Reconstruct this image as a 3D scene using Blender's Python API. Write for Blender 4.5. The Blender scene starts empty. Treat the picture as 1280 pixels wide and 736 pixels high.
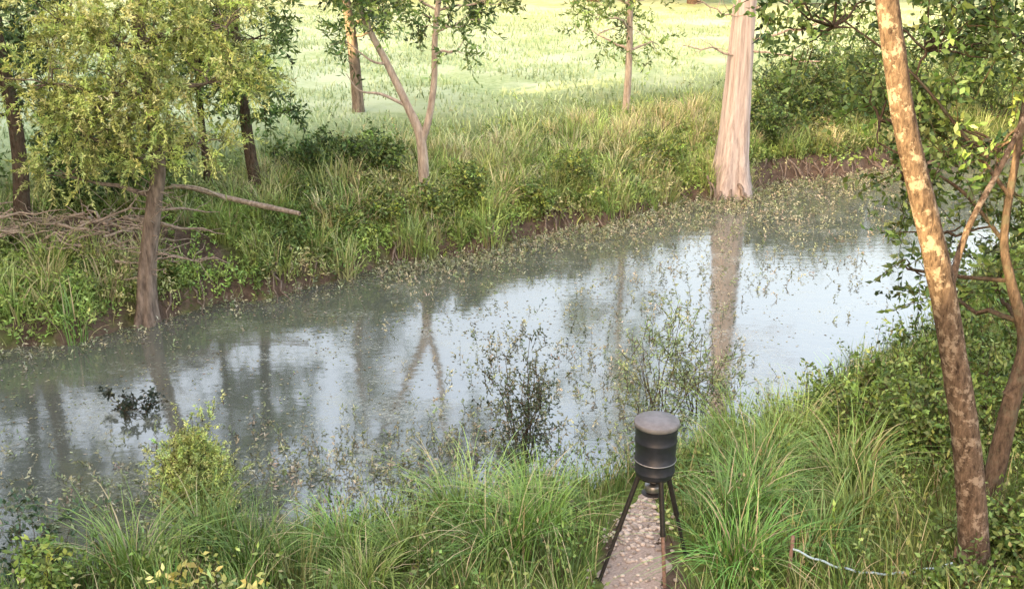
import bpy, math, numpy as np
rng=np.random.default_rng(7)
scene=bpy.context.scene
# ------------------------------------------------------------ helpers
def U(a,b,n=None): return rng.uniform(a,b,n)
def norm(v): return v/np.maximum(np.linalg.norm(v,axis=-1,keepdims=True),1e-9)
def smooth(a,b,x):
    t=np.clip((x-a)/(b-a),0,1); return t*t*(3-2*t)
FX=[-60,-34,-28,-24,-20,-14,-9.45,-7.26,-3.75,-.39,5.44,8.5,11.6,18,40,70]
FY=[-80,-22,-4,7,12.5,16,18.8,20.2,23.2,25.5,30.2,32.3,33.9,37,48,62]
NX=[-60,-36,-30,-24,-20,-12,-6,-4.5,-2.7,.7,3.6,6.5,8.7,11.4,18,40,70]
NY=[-100,-42,-22,-4,3,8.3,11.3,12.1,12.7,13.7,15.5,18.2,20.6,25,29,40,55]
def yf(x): return np.interp(x,FX,FY)+.25*np.sin(x*1.7)+.12*np.sin(x*4.1+1)
def yn(x): return np.interp(x,NX,NY)+.2*np.sin(x*1.9+2)+.1*np.sin(x*4.7)
def patch(x,y,f=1.0,ph=0.0):
    return .5+.25*(np.sin(x*f*1.3+ph+1.7*np.sin(y*f*.7+ph))+np.sin(y*f*1.1-ph+1.3*np.sin(x*f*.9+2*ph)))
def height(x,y):
    x=np.asarray(x,float); y=np.asarray(y,float)
    sf=(y-yf(x))*.85; sn=(yn(x)-y)*.85
    hf=np.interp(sf,[-4,-.6,0,.2,.9,2.3,5,15,45,300],[-1.2,-.5,-.03,.32,.74,1.25,1.6,1.8,2.3,8])
    hn=np.interp(sn,[-4,-.6,0,.25,1.2,3.4,8,15,60,300],[-1.2,-.5,-.03,.16,.45,.96,1.35,2.0,4,10])
    h=np.maximum(hf,hn)
    land=smooth(0,.8,np.maximum(sf,sn))
    h=h+land*(.10*(patch(x,y,1.1,.4)-.5)+.05*(patch(x,y,3.1,1.9)-.5))
    return h
class Acc:
    def __init__(s): s.V=[];s.F=[];s.C=[];s.M=[];s.n=0
    def add(s,V,F,C,m=0):
        V=np.asarray(V,np.float32).reshape(-1,3); F=np.asarray(F,np.int64).reshape(-1,4)
        C=np.asarray(C,np.float32)
        if C.ndim==1: C=np.tile(C,(len(V),1))
        s.V.append(V);s.F.append(F+s.n);s.C.append(C);s.M.append(np.full(len(F),m,np.int32));s.n+=len(V)
    def build(s,name,mats,smoothf=True,parent=None):
        V=np.concatenate(s.V);F=np.concatenate(s.F);C=np.concatenate(s.C);M=np.concatenate(s.M)
        me=bpy.data.meshes.new(name)
        me.vertices.add(len(V)); me.vertices.foreach_set('co',V.ravel())
        me.loops.add(F.size); me.loops.foreach_set('vertex_index',F.ravel().astype(np.int32))
        me.polygons.add(len(F)); me.polygons.foreach_set('loop_start',np.arange(0,F.size,4,dtype=np.int32))
        me.polygons.foreach_set('material_index',M)
        me.polygons.foreach_set('use_smooth',np.full(len(F),smoothf))
        me.update(calc_edges=True)
        at=me.color_attributes.new('Col','FLOAT_COLOR','POINT')
        at.data.foreach_set('color',np.concatenate([C,np.ones((len(C),1),np.float32)],1).ravel())
        for m in mats: me.materials.append(m)
        ob=bpy.data.objects.new(name,me); scene.collection.objects.link(ob)
        if parent: ob.parent=parent
        return ob
def frame(D):
    r=norm(rng.normal(size=D.shape)); S=norm(np.cross(D,r)); return S
def leaves(acc,P,D,L,W,C,m=0):
    n=len(P); S=frame(D); L=L[:,None];W=W[:,None]
    N=np.cross(D,S)
    a=P;b=P+D*L*.42+S*W*.5+N*W*.12;c=P+D*L-N*L*.10;d=P+D*L*.42-S*W*.5+N*W*.12
    V=np.stack([a,b,c,d],1).reshape(-1,3)
    F=np.arange(4*n).reshape(-1,4)
    acc.add(V,F,np.repeat(C,4,0),m)
def jit(cols,n,j=.22):
    cols=np.asarray(cols,float); i=rng.integers(0,len(cols),n)
    c=cols[i]*(1+rng.normal(0,j,(n,1)))*(1+rng.normal(0,.06,(n,3)))
    return np.clip(c,.004,.9)
def sprays(acc,S,D,Ls,k,L,W,cols,m=0,mt=None,spread=.9,droop=.15,twig=.006,twc=(.08,.06,.04)):
    n=len(S)
    t=np.tile(np.linspace(.12,1,k),(n,1))+rng.normal(0,.04,(n,k))
    P=S[:,None]+D[:,None]*(Ls[:,None]*t)[...,None]
    P[...,2]-=droop*Ls[:,None]*t**2
    D2=norm(D[:,None]*.55+norm(rng.normal(size=(n,k,3)))*spread+np.array([0,0,-.1]))
    base=jit(cols,n,.25)
    C=np.repeat(base,k,0)*(1+rng.normal(0,.13,(n*k,1)))
    leaves(acc,P.reshape(-1,3),D2.reshape(-1,3),L*U(.65,1.25,n*k),W*U(.7,1.2,n*k),np.clip(C,.003,.9),m)
    if mt is not None:
        E=S+D*Ls[:,None]; E[:,2]-=droop*Ls
        Q=S+D*Ls[:,None]*.5; Q[:,2]-=droop*Ls*.25
        sd=frame(D)*twig
        V=np.stack([S-sd,S+sd,Q+sd*.7,Q-sd*.7,Q-sd*.7,Q+sd*.7,E+sd*.3,E-sd*.3],1).reshape(-1,3)
        acc.add(V,np.arange(8*n).reshape(-1,4),np.array(twc),mt)
def blades(acc,P,ang,h,lean,w,C,k=4,droop=.25,m=0):
    n=len(P); t=np.linspace(0,1,k+1)[None]
    hx=np.cos(ang)[:,None];hy=np.sin(ang)[:,None]
    d=lean[:,None]*h[:,None]*t**1.8
    z=h[:,None]*(t-droop*lean[:,None]*t**3)
    ctr=np.stack([P[:,0:1]+hx*d,P[:,1:2]+hy*d,P[:,2:3]+z],-1)
    a2=ang+rng.normal(0,.5,n)
    sx=(-np.sin(a2))[:,None]*w[:,None]*.5*(1-t**1.6*.92);sy=np.cos(a2)[:,None]*w[:,None]*.5*(1-t**1.6*.92)
    sd=np.stack([sx,sy,np.zeros_like(sx)],-1)
    V=np.stack([ctr-sd,ctr+sd],2)
    idx=np.arange(n)[:,None]*(2*(k+1))+np.arange(k)[None]*2
    F=np.stack([idx,idx+1,idx+3,idx+2],-1).reshape(-1,4)
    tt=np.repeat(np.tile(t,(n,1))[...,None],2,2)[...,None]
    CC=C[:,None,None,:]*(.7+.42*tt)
    acc.add(V.reshape(-1,3),F,CC.reshape(-1,3),m)
def crom(p,r,sub=5):
    p=np.asarray(p,float);r=np.asarray(r,float)
    q=np.vstack([2*p[0]-p[1],p,2*p[-1]-p[-2]]);o=[];ro=[]
    for i in range(1,len(q)-2):
        for j in range(sub):
            t=j/sub
            o.append(.5*((2*q[i])+(-q[i-1]+q[i+1])*t+(2*q[i-1]-5*q[i]+4*q[i+1]-q[i+2])*t*t+(-q[i-1]+3*q[i]-3*q[i+1]+q[i+2])*t**3))
            ro.append(r[i-1]*(1-t)+r[i]*t)
    o.append(p[-1]);ro.append(r[-1]); return np.array(o),np.array(ro)
def tube(acc,pts,rads,n=8,col=(.1,.1,.1),m=0,flute=None,lump=0):
    pts=np.asarray(pts,float);rads=np.asarray(rads,float)
    T=norm(np.gradient(pts,axis=0)); ref=np.array([.13,1,.07]) if abs(T[0][1])<.9 else np.array([1,.1,0])
    A=norm(np.cross(T,ref));B=np.cross(T,A)
    th=np.linspace(0,2*math.pi,n,endpoint=False)
    R=np.tile(rads[:,None],(1,n))
    if flute is not None: R=R*(1+flute[:,None]*(np.cos(5*th+.5)+.6*np.cos(8*th+2))[None])
    if lump: R=R*(1+rng.normal(0,lump,R.shape))
    V=pts[:,None]+R[...,None]*(np.cos(th)[None,:,None]*A[:,None]+np.sin(th)[None,:,None]*B[:,None])
    K=len(pts);i=np.arange(K-1)[:,None]*n;j=np.arange(n)[None];j2=(j+1)%n
    F=np.stack([i+j,i+j2,i+n+j2,i+n+j],-1).reshape(-1,4)
    V=V.reshape(-1,3)
    acc.add(V,F,np.array(col),m)
def limb(acc,a,b,r0,r1,col,m,wob=.12,n=6,seg=5,sag=.0):
    a=np.asarray(a,float);b=np.asarray(b,float);L=np.linalg.norm(b-a)
    t=np.linspace(0,1,seg+1)[:,None]
    p=a+(b-a)*t+rng.normal(0,wob*L*.35,(seg+1,3))*np.sin(t*math.pi)*.6
    p[:,2]+=sag*L*np.sin(t[:,0]*math.pi)
    tube(acc,p,np.linspace(r0,r1,seg+1),n,col,m)
    return p
# ------------------------------------------------------------ materials
def newmat(name):
    m=bpy.data.materials.new(name);m.use_nodes=True
    nt=m.node_tree;nt.nodes.clear()
    o=nt.nodes.new('ShaderNodeOutputMaterial');return m,nt,o
def nd(nt,t,**k):
    x=nt.nodes.new(t)
    for a,b in k.items():
        if a in x.inputs: x.inputs[a].default_value=b
        else: setattr(x,a,b)
    return x
def noise(nt,scale,detail=4,rough=.6,vec=None,stretch=None):
    tc=nt.nodes.new('ShaderNodeTexCoord');src=tc.outputs['Object']
    if stretch:
        mp=nt.nodes.new('ShaderNodeMapping');mp.inputs['Scale'].default_value=stretch
        nt.links.new(src,mp.inputs[0]);src=mp.outputs[0]
    n=nd(nt,'ShaderNodeTexNoise');n.inputs['Scale'].default_value=scale;n.inputs['Detail'].default_value=detail;n.inputs['Roughness'].default_value=rough
    nt.links.new(src,n.inputs['Vector']);return n
def ramp(nt,inp,stops):
    r=nt.nodes.new('ShaderNodeValToRGB');e=r.color_ramp.elements
    while len(e)<len(stops): e.new(.5)
    for x,(p,c) in zip(e,stops):
        x.position=p
        if isinstance(c,(int,float)): c=(c,c,c)
        x.color=(*c[:3],1)
    nt.links.new(inp,r.inputs[0]);return r
def mixc(nt,fac,a,b,mode='MIX'):
    m=nt.nodes.new('ShaderNodeMix');m.data_type='RGBA';m.blend_type=mode
    for s,v in ((m.inputs[0],fac),(m.inputs[6],a),(m.inputs[7],b)):
        if isinstance(v,bpy.types.NodeSocket): nt.links.new(v,s)
        else: s.default_value=v if isinstance(v,(int,float)) else ((*v,1) if len(v)==3 else v)
    return m.outputs[2]
def leafmat(name,gl=.05,rough=.45):
    m,nt,o=newmat(name)
    a=nd(nt,'ShaderNodeAttribute',attribute_name='Col')
    p=nd(nt,'ShaderNodeBsdfDiffuse');nt.links.new(a.outputs[0],p.inputs[0])
    t=nd(nt,'ShaderNodeBsdfGlossy');t.inputs['Roughness'].default_value=rough;t.inputs[0].default_value=(.8,.85,.8,1)
    ms=nd(nt,'ShaderNodeMixShader');ms.inputs[0].default_value=gl
    nt.links.new(p.outputs[0],ms.inputs[1]);nt.links.new(t.outputs[0],ms.inputs[2]);nt.links.new(ms.outputs[0],o.inputs[0])
    return m
def barkmat(name,c1,c2,scale=14,st=(1,1,.22),bump=.6,c3=None,f3=.6,s3=5):
    m,nt,o=newmat(name)
    n=noise(nt,scale,5,.7,stretch=st)
    r=ramp(nt,n.outputs[0],[(.32,c1),(.66,c2)])
    c=r.outputs[0]
    if c3: 
        n2=noise(nt,s3,4,.7)
        r2=ramp(nt,n2.outputs[0],[(.53,0.0),(.6,1.0)]);c=mixc(nt,r2.outputs[0],c,mixc(nt,f3,c,c3))
    p=nd(nt,'ShaderNodeBsdfDiffuse');nt.links.new(c,p.inputs[0])
    b=nd(nt,'ShaderNodeBump');b.inputs['Strength'].default_value=bump;b.inputs['Distance'].default_value=.04
    nt.links.new(n.outputs[0],b.inputs['Height']);nt.links.new(b.outputs[0],p.inputs['Normal'])
    nt.links.new(p.outputs[0],o.inputs[0]);return m
def plain(name,col,rough=.6,metal=0,var=.25,scale=25,bump=.1):
    m,nt,o=newmat(name);n=noise(nt,scale,5,.65)
    c=tuple(col);r=ramp(nt,n.outputs[0],[(.3,tuple(x*(1-var) for x in c)),(.7,tuple(x*(1+var) for x in c))])
    p=nd(nt,'ShaderNodeBsdfPrincipled');p.inputs['Roughness'].default_value=rough;p.inputs['Metallic'].default_value=metal
    nt.links.new(r.outputs[0],p.inputs['Base Color'])
    b=nd(nt,'ShaderNodeBump');b.inputs['Strength'].default_value=bump;b.inputs['Distance'].default_value=.01
    nt.links.new(n.outputs[0],b.inputs['Height']);nt.links.new(b.outputs[0],p.inputs['Normal'])
    nt.links.new(p.outputs[0],o.inputs[0]);return m
def colmat(name):
    m,nt,o=newmat(name);a=nd(nt,'ShaderNodeAttribute',attribute_name='Col')
    p=nd(nt,'ShaderNodeBsdfDiffuse');nt.links.new(a.outputs[0],p.inputs[0]);nt.links.new(p.outputs[0],o.inputs[0]);return m
LEAF=leafmat('leaf');GRASS=leafmat('grass_blade',.05);TWIG=colmat('twig_wood')
BARK_LEAN=barkmat('bark_scaly',(.04,.03,.025),(.22,.165,.125),26,(1,1,.35),1.0,(.38,.32,.26),.7,9)
BARK_DARK=barkmat('bark_rough',(.045,.035,.028),(.17,.13,.10),22,(1,1,.3),1.0,(.12,.12,.09))
BARK_GREY=barkmat('bark_grey',(.10,.08,.065),(.32,.26,.21),12)
BARK_CYP=barkmat('bark_cypress',(.27,.22,.20),(.66,.58,.53),13,(1,1,.05),.9)
BARK_PALE=barkmat('bark_pale',(.26,.21,.175),(.58,.50,.42),12)
DEAD=barkmat('dead_wood',(.24,.19,.15),(.56,.47,.39),18)
# ------------------------------------------------------------ terrain
xs=np.unique(np.concatenate([np.linspace(-600,-60,19),np.linspace(-60,-16,56),np.linspace(-16,16,150),np.linspace(16,60,56),np.linspace(60,600,19)]))
ys=np.unique(np.concatenate([np.linspace(-400,-30,14),np.linspace(-30,6,50),np.linspace(6,38,170),np.linspace(38,90,70),np.linspace(90,900,24)]))
X,Y=np.meshgrid(xs,ys);Z=height(X,Y)
soil=np.exp(-(((X+8.3)/3.0)**2+((Y-22.4)/1.0)**2)*1.2)
soil=np.maximum(soil,.9*np.exp(-(((X-1.2)/.9)**2+((Y-27.4)/.5)**2)))
soil=np.maximum(soil,.9*np.exp(-(((X-1.45)/.55)**2+((Y-10.4)/1.9)**2)))
sf=(Y-yf(X))*.85
soil=np.maximum(soil,np.where((sf<.5)&(sf>-.2),.55,0)*(1.0))
soil=np.maximum(soil,np.where((sf<1.1)&(sf>-.2)&(X>6.8)&(X<15),.75,0))
C=np.stack([soil,smooth(4,14,sf),np.zeros_like(soil)],-1).reshape(-1,3)
nx,ny=len(xs),len(ys);i=np.arange(ny-1)[:,None]*nx;j=np.arange(nx-1)[None]
F=np.stack([i+j,i+j+1,i+nx+j+1,i+nx+j],-1).reshape(-1,4)
A=Acc();A.add(np.stack([X,Y,Z],-1).reshape(-1,3),F,C)
m,nt,o=newmat('ground_grass_and_soil')
at=nd(nt,'ShaderNodeAttribute',attribute_name='Col');sp=nt.nodes.new('ShaderNodeSeparateColor');nt.links.new(at.outputs[0],sp.inputs[0])
n1=noise(nt,.35,6,.65);n2=noise(nt,5,8,.75);n3=noise(nt,1.3,5,.6)
g=ramp(nt,n2.outputs[0],[(.3,(.08,.115,.035)),(.7,(.2,.25,.08))]).outputs[0]
md=ramp(nt,n2.outputs[0],[(.3,(.24,.34,.15)),(.5,(.37,.48,.25)),(.72,(.50,.60,.37))]).outputs[0]
md2=mixc(nt,ramp(nt,n1.outputs[0],[(.42,0.0),(.6,1.0)]).outputs[0],md,(.52,.62,.41))
c=mixc(nt,sp.outputs[1],g,md2)
so=ramp(nt,n2.outputs[0],[(.3,(.065,.048,.038)),(.7,(.22,.165,.125))]).outputs[0]
ad=nd(nt,'ShaderNodeMath',operation='MULTIPLY_ADD');nt.links.new(n3.outputs[0],ad.inputs[0]);ad.inputs[1].default_value=.9;nt.links.new(sp.outputs[0],ad.inputs[2])
c=mixc(nt,ramp(nt,ad.outputs[0],[(.85,0.0),(1.0,1.0)]).outputs[0],c,so)
p=nd(nt,'ShaderNodeBsdfDiffuse')
nt.links.new(c,p.inputs[0])
b=nd(nt,'ShaderNodeBump');b.inputs['Strength'].default_value=.8;b.inputs['Distance'].default_value=.12;nt.links.new(n2.outputs[0],b.inputs['Height']);nt.links.new(b.outputs[0],p.inputs['Normal'])
nt.links.new(p.outputs[0],o.inputs[0])
A.build('ground',[m])
# ------------------------------------------------------------ water
A=Acc();A.add([[-90,-110,0],[90,-110,0],[90,80,0],[-90,80,0]],[[0,1,2,3]],(.1,.1,.1))
m,nt,o=newmat('river_water')
sc=noise(nt,.55,8,.72,stretch=(1,1.5,1));sc2=noise(nt,14,6,.8)
mul=nd(nt,'ShaderNodeMath',operation='MULTIPLY');nt.links.new(sc.outputs[0],mul.inputs[0]);nt.links.new(sc2.outputs[0],mul.inputs[1])
scum=ramp(nt,mul.outputs[0],[(.27,0.0),(.38,1.0)])
base=mixc(nt,scum.outputs[0],(.098,.112,.094),(.24,.26,.20))
p=nd(nt,'ShaderNodeBsdfPrincipled');nt.links.new(base,p.inputs['Base Color'])
p.inputs['IOR'].default_value=3.0
rr=ramp(nt,scum.outputs[0],[(0,.075),(1,.3)]);nt.links.new(rr.outputs[0],p.inputs['Roughness'])
w1=noise(nt,2.2,3,.5,stretch=(1,1.8,1))
b=nd(nt,'ShaderNodeBump');b.inputs['Strength'].default_value=.06;b.inputs['Distance'].default_value=.05;nt.links.new(w1.outputs[0],b.inputs['Height'])
nt.links.new(b.outputs[0],p.inputs['Normal']);nt.links.new(p.outputs[0],o.inputs[0])
A.build('river_water',[m])
# ------------------------------------------------------------ path
A=Acc();yy=np.linspace(8.2,12.6,60);tt=np.linspace(-1,1,17)
pcx=np.interp(yy,[8.2,9.5,10.5,11.5,12.6],[1.1,1.2,1.35,1.5,1.75]);pw=np.interp(yy,[8.2,9.5,11,12.6],[.40,.40,.34,.12])
pw=pw*(1+.15*np.sin(yy*5)+.1*np.sin(yy*13))
PX=pcx[:,None]+pw[:,None]*tt[None];PY=np.tile(yy[:,None],(1,17));PZ=height(PX,PY)+.02-.03*tt[None]**4
i=np.arange(59)[:,None]*17;j=np.arange(16)[None]
A.add(np.stack([PX,PY,PZ],-1).reshape(-1,3),np.stack([i+j,i+j+1,i+18+j,i+17+j],-1).reshape(-1,4),(.3,.25,.2))
A.build('gravel_path',[plain('gravel',(.36,.29,.245),.95,0,.35,40,.8)])
A=Acc();n=420
py=U(8.5,12.4,n);k=rng.random(n)<.45;py[k]=rng.normal(11.3,.4,k.sum());px=np.interp(py,yy,pcx)+rng.normal(0,1,n)*np.interp(py,yy,pw)*.55
for a in range(n):
    r=U(.012,.04);th=np.linspace(0,2*math.pi,7)[:-1];zc=float(height(px[a],py[a]))+.025
    e=U(.7,1.3)
    pr=np.array([[.7,-.3],[1,.2],[.6,.75],[.05,.9]])
    V=[[px[a]+r*q[0]*e*math.cos(t+a),py[a]+r*q[0]*math.sin(t+a),zc+r*q[1]*.7] for q in pr for t in th]
    Fq=[[ii*6+jj,ii*6+(jj+1)%6,(ii+1)*6+(jj+1)%6,(ii+1)*6+jj] for ii in range(3) for jj in range(6)]
    A.add(V,Fq,np.array([.46,.40,.35])*U(.6,1.4))
A.build('path_stones',[colmat('stone')])
# ------------------------------------------------------------ trees
def make_tree(name,paths,blobs,leaf,cols,bark,wood=(.1,.08,.06),flute=None,n=12,dens=1.0):
    A=Acc();P0=[]
    for ip,(pts,r) in enumerate(paths):
        q,rr=crom(pts,r,6)
        fl=None
        if flute and ip==0: fl=flute*np.exp(-np.linspace(0,5,len(q)))+.03
        tube(A,q,rr,28 if fl is not None else n,wood,0,fl,.02 if fl is None else .012);P0.append(np.c_[q,rr])
    P0=np.concatenate(P0)
    for (cx,cy,cz,rx,ry,rz,nc,ns) in blobs:
        ctr=np.array([cx,cy,cz]);R=np.array([rx,ry,rz])
        d=np.linalg.norm(P0[:,:3]-(ctr-np.array([0,0,rz*.8])),axis=1);bp=P0[np.argmin(d)]
        root=ctr-R*np.array([0,0,.35])
        limb(A,bp[:3],root,min(bp[3]*.5,.06),.02,wood,0,.15)
        for _ in range(nc):
            v=norm(rng.normal(size=3))*U(.35,1)**.5;cc=ctr+v*R
            limb(A,root,cc,.018,.006,wood,0,.25,4,4)
            k=max(2,int(ns*dens*U(.5,1.5)))
            sg=min(R)*.24
            S=cc+rng.normal(0,sg,(k,3));D=norm((S-ctr)*.6/np.linalg.norm(R)+norm(rng.normal(size=(k,3)))*.7+np.array([0,0,.1]))
            tint=U(.65,1.3)
            sprays(A,S,D,leaf['s']*U(.6,1.3,k),leaf['k'],leaf['L'],leaf['W'],np.array(cols)*tint,1,2,droop=leaf.get('d',.2),spread=leaf.get('sp',.9))
    return A.build(name,[bark,leaf.get('m',LEAF),TWIG])
def auto(x,y,z0,z1,r,nb,nc=7,ns=9,low=.7):
    out=[]
    for i in range(nb):
        t=(i+U(.1,.9))/nb;z=z0+(z1-z0)*t;prof=r*(low+(1-low)*math.sin(min(1,t*1.6)*math.pi/2))*(1-max(0,t-.55)*1.3)
        a=i*2.4+U(-.4,.4);q=prof*U(.3,.75)
        s=prof*U(.4,.6)+.25
        out.append((x+q*math.cos(a),y+q*math.sin(a),z,s,s,s*.55,nc,ns))
    return out
PEC=dict(s=.55,k=12,L=.17,W=.06,d=.3,sp=.8);SML=dict(s=.4,k=9,L=.11,W=.055,d=.15)
FEA=dict(s=.5,k=16,L=.14,W=.05,d=.25,sp=.6);FE2=dict(s=.5,k=34,L=.09,W=.026,d=.3,sp=.6)
DG=[(.07,.13,.045),(.10,.175,.05),(.065,.12,.045),(.14,.22,.07)]
MG=[(.12,.20,.05),(.16,.26,.065),(.11,.19,.045),(.22,.31,.09)]
YG=[(.48,.57,.16),(.58,.66,.20),(.40,.49,.14),(.66,.71,.27)]
gz=lambda x,y: float(height(x,y))
z=gz(-10.1,21.9)
make_tree('elm_tree',[([(-10.15,21.9,z-.3),(-10.1,21.9,z+.3),(-9.95,21.9,3.4),(-10.1,22,6),(-10,22.1,11)],[.24,.18,.14,.12,.04])],
  auto(-10.6,22.2,4.2,11,2.0,11,7,11),PEC,DG,BARK_DARK)
make_tree('elm_tree',[([(-12.2,25,1.2),(-12.2,25,1.9),(-12,25,4),(-12.3,25.2,7),(-12,25,12)],[.26,.2,.16,.14,.04])],
  auto(-12.2,25,3.4,12,2.2,11,7,11),PEC,DG,BARK_DARK)
make_tree('bald_cypress_tree',[([(-7.25,20.3,-.25),(-7.2,20.35,.35),(-7.1,20.4,1.2),(-6.85,20.4,2.4),(-6.7,20.5,3.4),(-6.8,20.5,6),(-6.6,20.5,12)],[.30,.2,.165,.145,.13,.11,.03])],
  [(-7.9,20.3,3.9,1,.8,.5,9,16),(-8.6,20.5,4.9,1.1,.9,.7,11,16),(-7.2,20.2,4.9,1,.9,.6,11,16),(-5.6,20.4,4.9,1,.9,.6,11,16),(-5.9,20.3,3.7,.6,.6,.4,6,12),(-8.3,20.2,3.1,.6,.5,.35,6,12),(-6.5,20.2,5.7,1.1,1,.6,11,16),(-8.2,20.4,6,1.1,1,.6,11,16),(-5.2,20.5,5.9,1,.9,.6,10,16),(-7.4,19.9,4.3,.7,.6,.4,7,14),(-6.6,19.9,4.2,.8,.6,.45,8,14),(-6.7,20,3.5,.5,.4,.3,5,10),(-7.0,19.9,5.6,.9,.6,.5,8,14)]+auto(-6.8,20.5,6.6,10.5,1.9,5,5,9),FE2,YG,BARK_GREY,flute=.2)
z=gz(-6.1,25.5)
make_tree('elm_tree',[([(-6.1,25.5,z-.3),(-6.1,25.5,z+.3),(-6.2,25.5,3),(-6.3,25.6,6),(-6.1,25.6,10)],[.22,.15,.13,.1,.03])],
  auto(-6.3,25.6,3.0,9,1.35,10,6,9),PEC,DG+MG,BARK_DARK)
z=gz(-7.2,25.9)
make_tree('elm_tree',[([(-7.3,25.9,z-.3),(-7.3,25.9,z+.3),(-7.35,25.9,3.4),(-7.2,26,8)],[.15,.1,.08,.03])],
  auto(-7.3,26,3.4,8,1.2,7,5,8),PEC,DG+MG,BARK_DARK)
z=gz(-2.15,26.3)
make_tree('pecan_tree',[([(-2.15,26.3,z-.3),(-2.15,26.3,z+.25),(-2.2,26.3,2.5),(-2.5,26.3,3.3),(-2.95,26.3,4.3),(-3.5,26.3,5.5),(-4.0,26.4,7.5),(-4.0,26.5,10)],[.2,.14,.12,.1,.085,.07,.05,.02]),
   ([(-2.2,26.3,2.4),(-2.0,26.3,3.0),(-1.85,26.3,3.9),(-1.8,26.3,5),(-1.6,26.4,7),(-1.6,26.4,11)],[.1,.085,.075,.07,.05,.02]),
   ([(-2.5,26.3,3.3),(-3.1,26.2,3.6),(-3.6,26.1,3.7),(-3.9,26.1,4.1)],[.045,.035,.02,.01]),([(-2.95,26.3,4.3),(-3.3,26.1,4.4),(-3.9,26,4.9)],[.04,.025,.01])],
  [(-3.6,26.2,5.7,.9,.8,.4,7,9),(-1.5,26.2,5.3,.9,.8,.4,7,9),(-.8,26.3,5.8,.7,.7,.35,6,9),(-2.5,26.2,6.1,.9,.8,.4,7,9),(-1.3,26.2,4.7,.5,.5,.25,3,7),(-3.9,26.2,4.9,.5,.5,.3,4,7)]+auto(-2.3,26.4,6.6,11,1.3,6,5,8),PEC,DG+MG,BARK_PALE)
z=gz(-4.9,35)
make_tree('oak_tree',[([(-4.9,35,z-.3),(-4.9,35,z+.3),(-5,35,4),(-5.3,35,7),(-5,35,10)],[.28,.19,.17,.12,.04])],
  auto(-4.6,35,4.6,9,1.5,6,6,9)+[(-4.2,34.6,4.4,.8,.8,.4,5,8)],PEC,DG,BARK_GREY)
z=gz(3.66,35.2)
make_tree('pecan_tree',[([(3.66,35.2,z-.3),(3.66,35.2,z+.2),(3.7,35.2,3.6),(3.66,35.2,6),(3.7,35.2,11)],[.17,.12,.1,.08,.02])],
  auto(3.5,35.2,3.7,10,2.3,14,5,8,.85),PEC,MG,BARK_PALE)
make_tree('bald_cypress_tree',[([(6.25,30.75,-.3),(6.25,30.75,.35),(6.27,30.75,1.2),(6.3,30.8,2.5),(6.32,30.8,4.2),(6.35,30.8,6.5),(6.3,30.8,10),(6.3,30.8,15)],[.80,.60,.46,.39,.34,.28,.2,.05])],
  auto(7.0,31,8.2,15.5,1.6,9,6,10),FEA,MG,BARK_CYP,flute=.17)
A=Acc()
for a,b,r in [((6.5,30.7,4.4),(8.7,30.2,5.0),.05),((6.5,30.7,4.1),(8.3,30,3.9),.035),((6.3,30.7,4.0),(4.6,30.2,4.3),.04),((6.4,30.7,4.9),(4.9,30.3,5.5),.03),((6.5,30.7,5.2),(9.0,30.2,5.9),.05)]:
    q=limb(A,a,b,r,.012,(.3,.25,.2),0,.2,6,7)
    for k in range(5): 
        s=q[rng.integers(2,7)];limb(A,s,s+np.array([U(-.5,.5),U(-.3,.3),U(-.3,.5)]),.012,.004,(.3,.25,.2),0,.3,4,4)
A.build('dead_branches',[DEAD])
for x in [-62,-50,-41,-33,-26,-19.5,-13,-7,-1,5.5,12,19,27,36,46,58]:
    yy0=76+U(-2,4);zz=gz(x,yy0);H=U(9,13)
    make_tree('background_oak_tree',[([(x,yy0,zz-.3),(x,yy0,zz+2),(x+.5,yy0,zz+5),(x,yy0,H)],[.5,.4,.3,.05])],auto(x,yy0,5.5,H,4.4,6,5,8),dict(s=1.4,k=8,L=.85,W=.6,d=.2),DG,BARK_DARK)
# ---- right foreground leaning tree
z=gz(4.72,9.7)
make_tree('leaning_elm_tree',[([(4.82,9.62,z-.3),(4.72,9.65,z+.15),(4.5,9.75,2.6),(4.25,9.8,3.6),(4.05,9.8,4.3),(3.85,9.8,4.9),(3.55,9.85,5.8),(3.3,9.9,6.8),(3.0,10,8.2),(2.8,10.2,10.5)],[.2,.155,.135,.125,.122,.115,.105,.10,.09,.04]),
  ([(4.12,9.8,4.2),(4.3,10,4.8),(4.75,10.3,5.6),(5.2,10.6,6.8)],[.035,.03,.025,.015])],
  [(2.6,10.4,9.6,1.4,1.4,.7,8,12),(3.5,10.8,10.2,1.3,1.3,.7,8,12),(5.2,10.7,7.6,.9,.9,.6,7,12)],SML,DG+MG,BARK_LEAN,n=16)
z=gz(5.5,11.2)
blobs=[(6.3,12.6,6.3,1.5,1.4,.8,15,14),(4.6,12.4,6.4,1.1,1.0,.6,11,13),(3.6,12.6,6.6,.9,.9,.5,8,12),(7.2,13,5.2,1.2,1.2,.7,12,12),(5.4,12.0,5.4,.9,.8,.6,9,12),(4.3,12.8,5.5,.8,.7,.45,7,11),(6.2,12.2,4.5,.8,.8,.4,7,10),(6.4,12.0,5.4,.8,.8,.5,9,12),
       (5.2,12.5,7.6,1.6,1.5,.8,7,12),(7.2,12.5,7.6,1.6,1.5,.8,7,12),(5.05,12.6,4.1,.5,.5,.3,5,9),(4.55,12.6,4.8,.5,.5,.3,4,8),(5.3,12.6,3.3,.45,.4,.3,4,8),(5.9,12.6,3.4,.5,.4,.3,4,8),(4.9,12.8,3.6,.5,.4,.25,4,8)]
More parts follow.
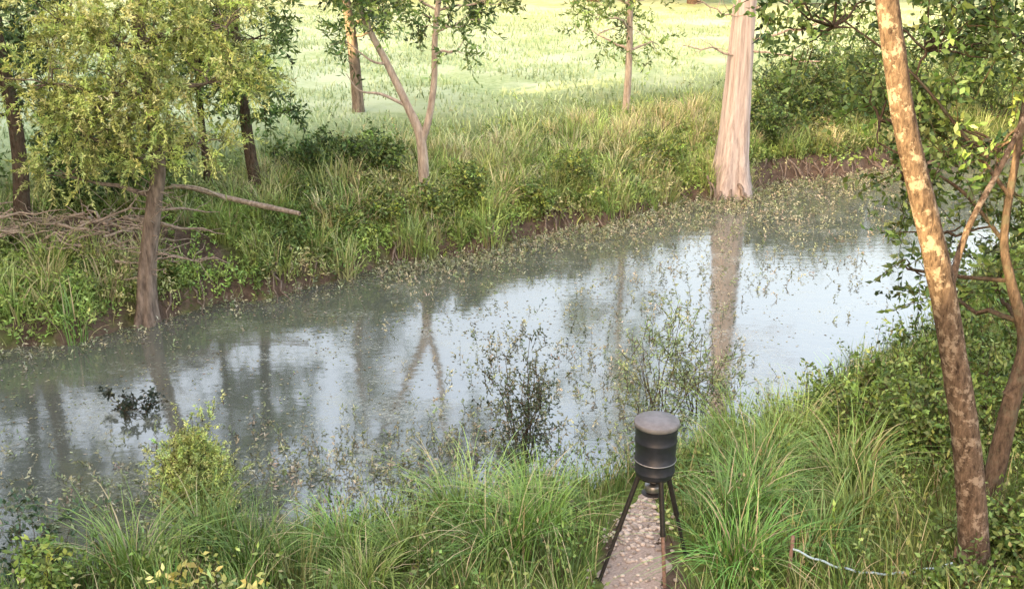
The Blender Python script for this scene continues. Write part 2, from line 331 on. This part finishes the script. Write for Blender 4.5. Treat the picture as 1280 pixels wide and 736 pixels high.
make_tree('hackberry_tree',[([(5.45,11.2,z-.3),(5.5,11.2,z+.2),(5.62,11.3,2.4),(5.72,11.4,3.1),(5.5,11.5,3.8),(5.4,11.6,4.3),(5.45,11.7,5.2),(5.6,12,6.2),(5.7,12.2,8)],[.17,.12,.1,.08,.055,.045,.04,.03,.02]),
  ([(5.6,11.3,2.5),(5.95,11.4,3.3),(6.05,11.6,4.4),(6.3,11.8,6)],[.09,.07,.05,.03]),([(5.42,11.6,4.2),(5.0,11.8,4.7),(4.6,12,4.95),(4.1,12.2,5.2)],[.025,.02,.015,.01]),([(5.42,11.6,4.7),(4.9,12,5.4),(4.4,12.4,6),(3.7,12.6,6.5)],[.025,.02,.015,.01])],
  blobs,SML,DG+MG,BARK_DARK)
# ------------------------------------------------------------ shrubs
def shrub(name,x,y,w,h,leaf,cols,nst=9,nc=3,ns=7,bark=BARK_DARK,base=None,spreadup=.5):
    A=Acc();zb=gz(x,y) if base is None else base
    for i in range(nst):
        a=U(0,6.28);rr=w*U(.1,1)**.6;hh=h*U(.45,1.1)*(1-.35*(rr/w)**2)
        top=np.array([x+rr*math.cos(a),y+rr*math.sin(a),zb+hh])
        q=limb(A,(x+rr*.15*math.cos(a),y+rr*.15*math.sin(a),zb-.1),top,.006+.003*h,.003,(.09,.07,.05),0,.12,5,5,.03)
        for c in range(nc):
            t=U(.35,1);pt=q[0]+(q[-1]-q[0])*t+rng.normal(0,.05*h,3)
            S=pt+rng.normal(0,.07*h,(ns,3));D=norm(rng.normal(size=(ns,3))*.7+(pt-np.array([x,y,zb]))*spreadup)
            sprays(A,S,D,leaf['s']*U(.5,1.2,ns),leaf['k'],leaf['L'],leaf['W'],np.array(cols)*U(.7,1.25),1,2,droop=leaf.get('d',.15))
    return A.build(name,[bark,LEAF,TWIG])
S1=dict(s=.28,k=8,L=.085,W=.045);S2=dict(s=.32,k=10,L=.11,W=.055);DK=dict(s=.3,k=7,L=.06,W=.03)
shrub('dark_sapling',.12,14.1,.55,2.15,DK,[(.06,.085,.05),(.08,.12,.07)],15,4,5,base=.0,spreadup=.9)
WL=dict(s=.35,k=8,L=.09,W=.024)
shrub('willow_sapling',2.2,15.2,.75,2.1,WL,[(.20,.28,.13),(.28,.36,.18)],13,4,4,base=0,spreadup=.9)
shrub('willow_sapling',3.0,16.2,.6,1.5,WL,[(.20,.28,.13),(.28,.36,.18)],10,4,4,base=0,spreadup=.9)
shrub('cypress_sapling',-4.2,12.95,.30,1.5,dict(s=.22,k=26,L=.05,W=.014,d=.05),[(.48,.60,.18),(.58,.68,.23)],28,6,8,base=0,spreadup=1.2)
for x,y,w,h in [(7.6,33.8,1.0,1.4),(8.6,34.8,1.3,2.0),(10.4,36,1.5,2.4),(12.5,37,1.6,2.6),(14.5,37.8,1.8,3),(9.3,36.5,1.3,2.6),(17,38.5,2,3),(11.5,39,1.6,3.2)]:
    shrub('riverbank_shrub',x,y,w,h,S2,DG+MG,18,4,8)
for x,y,w,h in [(-8.6,25,1.3,1.7),(-10,25.5,1.4,2.1),(-11.8,22.5,1.2,1.8),(-5.0,27,.8,1.0),(-3.6,27.3,.9,1.2),(-13,22,1.3,2),(-9.2,23.9,.8,1.1)]:
    shrub('riverbank_shrub',x,y,w,h,S2,DG+MG,16,4,8)
for x,y,w,h in [(-3.0,25.2,.6,.9),(-1.9,25.6,.6,.8),(-.9,26.4,.7,.9),(1.6,28.6,.8,1.0),(4.1,30.5,.8,1.0),(-4.0,24.2,.5,.6),(.6,27.2,.6,.8)]:
    shrub('riverbank_shrub',x,y,w,h,S1,MG+[(.26,.36,.08),(.34,.40,.09)],14,4,8)
for x,y,w,h in [(5.4,14.6,.6,1.1),(6.6,15.6,.8,1.2),(6.9,14.3,.9,1.5),(4.8,14.6,.5,.9),(7.6,17.0,.8,1.1),(6.2,12.9,.7,1.3),(7.6,15,.9,1.7),(9.2,18.5,1,1.8),(10.5,20,1.2,2),(9,16.5,1,1.8),(4.9,13.4,.7,1.1),(5.7,13.5,.8,1.4),(5.4,12.4,.6,1.1)]:
    shrub('riverbank_shrub',x,y,w,h,S1,MG,13,3,7)
for x,y,w,h in [(5.2,10.2,.5,.7),(5.6,9.9,.6,.9),(4.2,9.0,.4,.45),(5.0,9.0,.5,.6),(4.6,9.0,.4,.5)]:
    shrub('understory_shrub',x,y,w,h,S1,MG,14,4,6)
shrub('understory_shrub',-5.6,11.0,.5,1.3,S1,[(.07,.13,.07),(.12,.18,.09)],9,3,5)
shrub('understory_shrub',-5.0,10.2,.4,.9,S1,[(.3,.4,.09),(.2,.3,.07)],7,3,5)
YL=dict(s=.16,k=4,L=.12,W=.055)
shrub('yellow_leaved_plant',-3.45,9.7,.28,1.05,YL,[(.8,.68,.22),(.5,.5,.17)],5,2,2)
shrub('yellow_leaved_plant',-2.75,9.35,.28,.95,YL,[(.75,.65,.2),(.4,.48,.15)],5,2,2)
A=Acc();c0=np.array([-6.3,16.2,.02])
for i in range(8):
    b=c0+np.array([U(-.5,.5),U(-.3,.3),U(.03,.2)]);limb(A,c0,b,.012,.004,(.05,.04,.03),0,.2,5,4)
    D=norm(rng.normal(size=(7,3))+np.array([0,0,.3]));sprays(A,np.tile(b,(7,1)),D,U(.1,.22,7),7,.09,.045,[(.03,.045,.03),(.05,.06,.04)],1,2)
A.build('floating_bough',[BARK_DARK,LEAF,TWIG])
# ------------------------------------------------------------ grass & cover
def tufts(A,tx,ty,nb,h,rad,lean,w,cols,k=4,droop=.3):
    n=len(tx);idx=np.repeat(np.arange(n),nb)
    a=U(0,6.283,len(idx));r=rad*U(0,1,len(idx))**.5
    sc=U(.7,1.25,n)[idx];wa=U(0,6.283,n)[idx];asym=1+.35*np.cos(a-wa)
    x=tx[idx]+r*np.cos(a)*sc;y=ty[idx]+r*np.sin(a)*sc;z=height(x,y)-.02
    cc=jit(cols,n,.2)[idx]*(1+rng.normal(0,.18,(len(idx),1)))
    dry=rng.random(len(idx))<.12;cc[dry]=np.array([.50,.44,.25])
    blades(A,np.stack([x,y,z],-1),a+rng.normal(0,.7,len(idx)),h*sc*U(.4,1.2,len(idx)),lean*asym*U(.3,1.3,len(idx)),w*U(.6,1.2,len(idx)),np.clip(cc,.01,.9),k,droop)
GC=[(.17,.29,.065),(.22,.34,.08),(.13,.23,.06),(.30,.37,.12)]
def onpath(x,y): return (np.abs(x-np.interp(y,yy,pcx))<np.interp(y,yy,pw)*1.25)&(y>8)&(y<12.5)
A=Acc()
n=2700;x=U(-9,15,n);y=U(7.6,28,n);sn=(yn(x)-y)
k=(sn>.1)&(~onpath(x,y))&(np.abs(x)<y*.52+1);x=x[k];y=y[k]
tufts(A,x,y,30,.58,.18,.5,.015,GC)
bx=np.array([-.1,.35,-1.2,-2.0,3.0,2.5,3.5,2.9,3.9,4.6,4.2,3.4,-.6,-2.9,2.6,4.9,.25,2.4,-4.2,5.6,3.2,4.0,-3.6,-1.6])
by=np.array([10.6,11.2,10.9,11.4,12.3,11.2,13.2,11.6,13.8,13.4,12.2,10.6,11.9,10.8,13.4,14.6,12.3,10.1,10.6,15.4,14.2,11.2,11.4,10.2])
tufts(A,bx,by,200,1.0,.28,.9,.018,[(.19,.34,.07),(.25,.40,.10),(.16,.30,.07)],6,.5)
x=U(-8,12,30000);y=U(7.5,24,30000);k=(yn(x)-y>-.1)&(~onpath(x,y))&(np.abs(x)<y*.52+1);x=x[k];y=y[k]
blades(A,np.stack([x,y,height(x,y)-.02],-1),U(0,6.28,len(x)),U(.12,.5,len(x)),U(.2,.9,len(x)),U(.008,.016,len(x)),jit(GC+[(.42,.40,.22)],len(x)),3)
A.build('riverbank_grass',[GRASS])
A=Acc();n=9500;x=U(-8,16,n);y=U(8,28,n);k=(yn(x)-y>.05)&(~onpath(x,y))&((patch(x,y,1.5,2)>.42)|(x>4.2))&(np.abs(x)<y*.52+1);x=x[k];y=y[k]
D=norm(np.stack([rng.normal(0,.35,len(x)),rng.normal(0,.35,len(x)),np.ones(len(x))],-1))
sprays(A,np.stack([x,y,height(x,y)],-1),D,U(.25,.85,len(x)),9,.075,.035,MG+GC+[(.36,.36,.18)],0,1,spread=1.2,droop=.05)
A.build('riverbank_weeds',[LEAF,TWIG])
def soilm(x,y): return ((((x+8.3)/2.6)**2+((y-22.4)/.8)**2)<1)|((x>7.0)&(x<14)&((y-yf(x))*.85<.6))
A=Acc();n=18000;x=U(-15,16,n);s=rng.gamma(1.8,1.4,n)-.02;y=yf(x)+s;k=(~soilm(x,y)|(rng.random(n)<.15))&((s<5)|(rng.random(n)<.4));x=x[k];y=y[k]
D=norm(np.stack([rng.normal(0,.4,len(x)),rng.normal(-.2,.4,len(x)),np.ones(len(x))],-1))
pt=patch(x,y,1.2,1.1)
for lo,hi,cols,hh in ((-1,.42,[(.29,.45,.11),(.38,.53,.14)],.38),(.42,.62,MG+[(.28,.38,.10)],.42),(.62,2,[(.27,.36,.10),(.36,.43,.16),(.46,.46,.23)],.5)):
    q=(pt>lo)&(pt<=hi);sprays(A,np.stack([x,y,height(x,y)-.03],-1)[q],D[q],hh*U(.5,1.4,q.sum()),10,.10,.038,cols,0,1,spread=1.1,droop=.15)
A.build('riverbank_undergrowth',[LEAF,TWIG])
A=Acc();n=420;x=np.concatenate([U(-3,9.5,n),U(-14,-3,220),U(8,16,60)]);s=U(.1,5,len(x));y=yf(x)+s;k=~soilm(x,y);x=x[k];y=y[k]
tufts(A,x,y,50,.78,.2,.65,.028,[(.33,.44,.13),(.42,.50,.19),(.26,.36,.10),(.54,.52,.29)],4,.45)
n=9000;x=U(-15,18,n);y=yf(x)+U(.02,8,n);k=~soilm(x,y);x=x[k];y=y[k]
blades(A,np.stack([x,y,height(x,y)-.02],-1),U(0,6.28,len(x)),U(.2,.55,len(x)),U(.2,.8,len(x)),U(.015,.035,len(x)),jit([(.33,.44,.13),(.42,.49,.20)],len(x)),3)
A.build('far_bank_grass',[GRASS])
A=Acc();n=60000;y=24+46*U(0,1,n)**.75;x=U(-1,1,n)*(y*.5+2);s=y-yf(x);k=(s>3.5)&((patch(x,y,.8,.6)+.4*U(0,1,n))>.45);x=x[k];y=y[k]
pc=np.array([.40,.52,.27])*(1+.55*(patch(x,y,.6,2.2)[:,None]-.5))
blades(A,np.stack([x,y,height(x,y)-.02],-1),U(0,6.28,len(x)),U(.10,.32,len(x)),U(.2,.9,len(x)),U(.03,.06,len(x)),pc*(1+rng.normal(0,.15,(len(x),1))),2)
A.build('meadow_grass',[GRASS])
# water plants
A=Acc();X1=[];Y1=[]
def zone(cx,cy,sx,sy,n):
    X1.append(rng.normal(cx,sx,n));Y1.append(rng.normal(cy,sy,n))
zone(.3,17.5,.9,1.8,200);zone(-3.5,13.8,2.2,.9,600);zone(-1,14.6,1.6,.8,300);zone(2.8,17,1.0,1.2,220);zone(3.3,22,.8,1.6,110);zone(6,25,2,2,160);zone(7,28.5,2.2,1.5,350)
x=U(-3,12,2200);X1.append(x);Y1.append(yf(x)-.1-rng.gamma(1.3,.6,2200))
x=U(-12,12,500);X1.append(x);Y1.append(yf(x)-.1-rng.gamma(1.2,.35,500))
x=np.concatenate(X1);y=np.concatenate(Y1);k=(height(x,y)<.02);x=x[k];y=y[k]
D=norm(np.stack([rng.normal(0,.5,len(x)),rng.normal(0,.5,len(x)),np.ones(len(x))],-1))
sprays(A,np.stack([x,y,np.full(len(x),-.03)],-1),D,U(.1,.38,len(x)),7,.08,.03,[(.28,.32,.18),(.36,.38,.25),(.20,.25,.12),(.42,.40,.28)],0,1,spread=1.0,droop=.2,twig=.004)
A.build('emergent_water_plants',[LEAF,TWIG])
A=Acc();n=26000;x=U(-10,14,n);u=rng.beta(.5,2.0,n);y=yf(x)-u*(yf(x)-yn(x));k=(patch(x,y,1.6,3)+.6*U(0,1,n)>.64)&(height(x,y)<-.02)&((x>-4)|(rng.random(n)<.5));x=x[k];y=y[k];n=len(x)
a=U(0,6.28,n);D=np.stack([np.cos(a),np.sin(a),np.zeros(n)],-1);S=np.stack([-np.sin(a),np.cos(a),np.zeros(n)],-1);P=np.stack([x,y,np.full(n,.006)],-1)
L=U(.02,.08,n)[:,None];V=np.stack([P,P+D*L*.5+S*L*.22,P+D*L,P+D*L*.5-S*L*.22],1).reshape(-1,3)
A.add(V,np.arange(4*n).reshape(-1,4),np.repeat(jit([(.3,.28,.17),(.38,.37,.27),(.16,.15,.09),(.26,.30,.15)],n),4,0))
A.build('floating_leaves',[colmat('floating_leaf')])
# dead wood
A=Acc()
q,r=crom([(-8.2,24.3,1.7),(-7.4,24.1,1.85),(-6.3,23.7,1.7),(-5.4,23.4,1.58),(-4.6,23.1,1.5)],[.03,.045,.06,.065,.05],6);tube(A,q,r,8,(.3,.2,.1),0,None,.05)
tube(A,*crom([(-6.3,23.7,1.65),(-6.8,23.4,2.0),(-7.4,23.3,2.1)],[.04,.025,.01],4),6)
A.build('fallen_branch',[DEAD])
A=Acc()
for i in range(80):
    a=np.array([U(-12,-7.2),U(20.7,22.2),0]);a[2]=gz(a[0],a[1])+U(.08,.5);an=rng.normal(0,.5)+(0 if rng.random()<.6 else 2.6);L=U(.6,2.2)
    b=a+np.array([L*math.cos(an),L*math.sin(an)*.5,U(-.2,.4)]);q=limb(A,a,b,U(.015,.05),.006,(.3,.2,.1),0,.25,5,6)
    for _ in range(2):
        s=q[rng.integers(1,5)];limb(A,s,s+rng.normal(0,.3,3),.01,.003,(.3,.2,.1),0,.3,4,3)
for i in range(45):
    h=U(.9,3.0);a=np.array([-7.1+ (h-.5)*.12,20.4,h]);an=U(0,6.28);b=a+np.array([math.cos(an)*U(.3,1.1),math.sin(an)*U(.3,.8),U(-.4,.5)]);limb(A,a,b,.014,.004,(.3,.2,.1),0,.3,4,5)
A.build('driftwood_pile',[DEAD])
A=Acc()
for i in range(150):
    x=U(6.8,13) if i<95 else U(-7,6);y=float(yf(x))+U(-.15,.15);a=np.array([x,y+U(.25,.8),U(.15,.7)]);b=np.array([x+U(-.6,.6),y-U(.0,.4),-.02]);limb(A,a,b,U(.012,.04),.006,(.2,.14,.1),0,.25,5,5)
for i in range(16):
    an=U(0,6.28);a=np.array([6.25+.5*math.cos(an),30.75+.5*math.sin(an),U(.2,.5)]);b=np.array([6.25+U(.8,1.2)*math.cos(an),30.75+U(.8,1.2)*math.sin(an),-.03]);limb(A,a,b,.07,.025,(.2,.14,.1),0,.15,7,5)
A.build('exposed_roots',[BARK_GREY])
# ------------------------------------------------------------ game feeder
root=bpy.data.objects.new('game_feeder',None);scene.collection.objects.link(root)
bx0,by0=1.49,10.25;zb=2.08
def lathe(name,prof,cx,cy,mat,n=48):
    A=Acc();th=np.linspace(0,2*math.pi,n,endpoint=False);pr=np.array(prof);pr[:,0]*=.95;pr[:,1]=zb+(pr[:,1]-zb)*.88
    V=np.stack([cx+pr[:,0:1]*np.cos(th),cy+pr[:,0:1]*np.sin(th),np.tile(pr[:,1:2],(1,n))],-1).reshape(-1,3)
    K=len(pr);i=np.arange(K-1)[:,None]*n;j=np.arange(n)[None];F=np.stack([i+j,i+(j+1)%n,i+n+(j+1)%n,i+n+j],-1).reshape(-1,4)
    A.add(V,F,(.1,.1,.1));return A.build(name,[mat],True,root)
bl=plain('black_plastic',(.020,.024,.036),.45,0,.3,18,.08);ste=plain('dark_steel',(.03,.028,.028),.5,.3,.4,30,.2);lidm=plain('weathered_lid',(.17,.17,.18),.6,0,.3,9,.15);gal=plain('galvanised_band',(.30,.30,.31),.4,.8,.2,30,.1);rust=plain('rusty_steel',(.22,.14,.11),.8,.1,.4,30,.3)
lathe('drum',[(.001,zb),(.17,zb),(.20,zb+.012),(.212,zb+.03),(.215,zb+.06),(.222,zb+.07),(.222,zb+.085),(.216,zb+.095),(.219,zb+.2),(.22,zb+.205),(.228,zb+.215),(.228,zb+.235),(.22,zb+.245),(.225,zb+.45),(.232,zb+.46),(.232,zb+.475),(.226,zb+.485),(.228,zb+.60),(.236,zb+.62),(.24,zb+.66),(.234,zb+.675),(.2,zb+.68)],bx0,by0,bl)
lathe('lid',[(.243,zb+.655),(.248,zb+.66),(.248,zb+.70),(.238,zb+.712),(.20,zb+.716),(.195,zb+.722),(.1,zb+.738),(.001,zb+.742)],bx0,by0,lidm)
lathe('clamp_band',[(.221,zb+.208),(.233,zb+.212),(.233,zb+.222),(.221,zb+.226)],bx0,by0,gal)
lathe('feed_funnel',[(.16,zb+.002),(.15,zb-.03),(.06,zb-.08),(.055,zb-.11),(.001,zb-.11)],bx0,by0,ste)
lathe('motor_housing',[(.001,zb-.125),(.085,zb-.125),(.09,zb-.13),(.09,zb-.2),(.08,zb-.215),(.001,zb-.22)],bx0-.01,by0,gal)
lathe('spinner_plate',[(.001,zb-.235),(.12,zb-.235),(.125,zb-.24),(.12,zb-.245),(.001,zb-.245)],bx0-.01,by0,ste)
A=Acc();tube(A,[(bx0+.15*math.cos(t),by0+.15*math.sin(t),zb-.018) for t in np.linspace(0,6.4,30)],[.012]*30,6);A.build('support_ring',[ste],True,root)
for i,(fx,fy) in enumerate([(.92,10.12),(1.6,9.86),(1.93,10.55)]):
    d=norm(np.array([fx-bx0,fy-by0]));A=Acc();fz=gz(fx,fy)
    a=np.array([bx0+d[0]*.17,by0+d[1]*.17,zb+.02]);b=np.array([fx,fy,fz-.05]);mid=a+(b-a)*.5
    tube(A,[a,a+(b-a)*.02,mid],[.027]*3,10,m=0);tube(A,[mid-(b-a)*.03,b],[.021]*2,10,m=1 if i==1 else 0)
    tube(A,[mid-(b-a)*.03,mid-(b-a)*.01],[.032]*2,10)
    A.build('leg_%d'%(i+1),[ste,rust],True,root)
    A=Acc();tube(A,[a+np.array([0,0,.1]),a-np.array([0,0,.05])],[.034,.032],6);tube(A,[b+np.array([0,0,.045]),b+np.array([0,0,.06])],[.05,.05],12);A.build('leg_bracket_%d'%(i+1),[ste],True,root)
A=Acc();tube(A,[(bx0-.22,by0-.02,zb+.16),(bx0-.26,by0-.02,zb+.14),(bx0-.24,by0-.02,zb+.1),(bx0-.2,by0,zb+.09)],[.008]*4,6);A.build('handle',[gal],True,root)
# rope and stake
rf=bpy.data.objects.new('rope_fence',None);scene.collection.objects.link(rf)
A=Acc();zs=gz(2.85,9.75);tube(A,[(2.85,9.75,zs-.2),(2.85,9.75,zs+.25),(2.86,9.76,zs+.62),(2.86,9.76,zs+.625)],[.02,.02,.02,.001],8);tube(A,[(4.45,9.55,gz(4.45,9.55)-.2),(4.44,9.55,gz(4.45,9.55)+.5)],[.016,.016],8);A.build('stake',[rust],True,rf)
t=np.linspace(0,1,30);A=Acc();pts=np.stack([2.86+(4.44-2.86)*t,9.74-.2*t,zs+.48-.04*t-.2*np.sin(t*math.pi)+.01*np.sin(t*40)],-1);tube(A,pts,[.012]*30,6);A.build('rope',[plain('blue_rope',(.40,.55,.62),.8,0,.3,60,.3)],True,rf)
# ------------------------------------------------------------ sun, and unseen trees added behind camera to block it
el=math.radians(16);dx,dy=-.75,-.66;dn=math.hypot(dx,dy);dx/=dn;dy/=dn
sund=np.array([dx*math.cos(el),dy*math.cos(el),math.sin(el)])
targets=[((3.9,9.8,4.75),.18),((3.62,9.82,5.5),.10),((3.43,9.86,6.2),.28),((3.28,9.9,6.85),.14),((1.2,40,1.95),.5),((2.1,40.3,1.95),.45),((-.25,31,1.9),.22),((-.1,33.0,1.9),.22),((5.6,35,6.2),.6)]  # spots left sunlit by gaps carved in the added trees
pdir=np.array([-dy,dx]);
if pdir[0]<0: pdir=-pdir
ks=[(k,0) for k in np.arange(-52,26,6.0)]+[(k,9) for k in np.arange(-49,26,6.0)]
for k,back in ks:
    p0=np.array([-30,-6])+pdir*k+np.array([dx,dy])*(U(-1,1)+back);st=0
    while float(height(p0[0],p0[1]))<.3 and st<20: p0=p0+np.array([dx,dy])*1.5;st+=1
    bx_,by_=p0
    zz=gz(bx_,by_);A=Acc();H=(34 if k<-12 else 30)+.29*1.5*st
    tube(A,*crom([(bx_,by_,zz-.5),(bx_,by_,zz+4),(bx_+.5,by_,12),(bx_,by_,H)],[.6,.45,.35,.08],5),10,(.1,.1,.1),0)
    n=5200;zc=zz+1+(H-zz-1)*U(0,1,n);r=4.8*U(.02,1,n)**.45;a=U(0,6.28,n)
    P=np.stack([bx_+r*np.cos(a),by_+r*np.sin(a)*.9,zc],-1);P+=.8*np.sin(P[:,[1,2,0]]*1.3)
    D=norm(rng.normal(size=P.shape));L=U(.7,1.1,n)
    keep=np.ones(n,bool)
    for T,rad in targets:
        for f in (0,.5,1):
            v=P+D*(L*f)[:,None]-np.array(T);al=v@sund;dist=np.linalg.norm(v-al[:,None]*sund,axis=1);keep&=dist>rad+(.32 if f==.5 else .12)  # drop leaves along the sun ray to each spot
    P=P[keep];leaves(A,P,D[keep],L[keep],U(.6,.8,len(P)),jit(DG,len(P)),1)
    A.build('added_shade_tree',[BARK_DARK,LEAF])
wld=bpy.data.worlds.new('World');scene.world=wld;wld.use_nodes=True;nt=wld.node_tree;bg=nt.nodes['Background']
sk=nt.nodes.new('ShaderNodeTexSky');sk.sky_type='NISHITA';sk.sun_disc=False;sk.sun_elevation=el;sk.sun_rotation=math.atan2(dx,dy);sk.air_density=1.0;sk.dust_density=8;sk.ozone_density=.5
tint=mixc(nt,1.0,sk.outputs[0],(1.2,.99,.84),'MULTIPLY')
nt.links.new(tint,bg.inputs[0]);bg.inputs[1].default_value=1.25
s=bpy.data.lights.new('sun','SUN');s.energy=24;s.angle=math.radians(.5);s.color=(1,.70,.33);so=bpy.data.objects.new('sun',s);scene.collection.objects.link(so)
from mathutils import Vector
so.rotation_euler=Vector(sund).to_track_quat('Z','Y').to_euler()
cam=bpy.data.cameras.new('camera');cam.lens=38.6;cam.sensor_width=36;cam.clip_end=3000;co=bpy.data.objects.new('camera',cam);scene.collection.objects.link(co)
co.location=(0,0,7.6);co.rotation_euler=(math.radians(71),0,0);scene.camera=co
scene.view_settings.view_transform='Standard';scene.view_settings.look='None';scene.view_settings.exposure=0
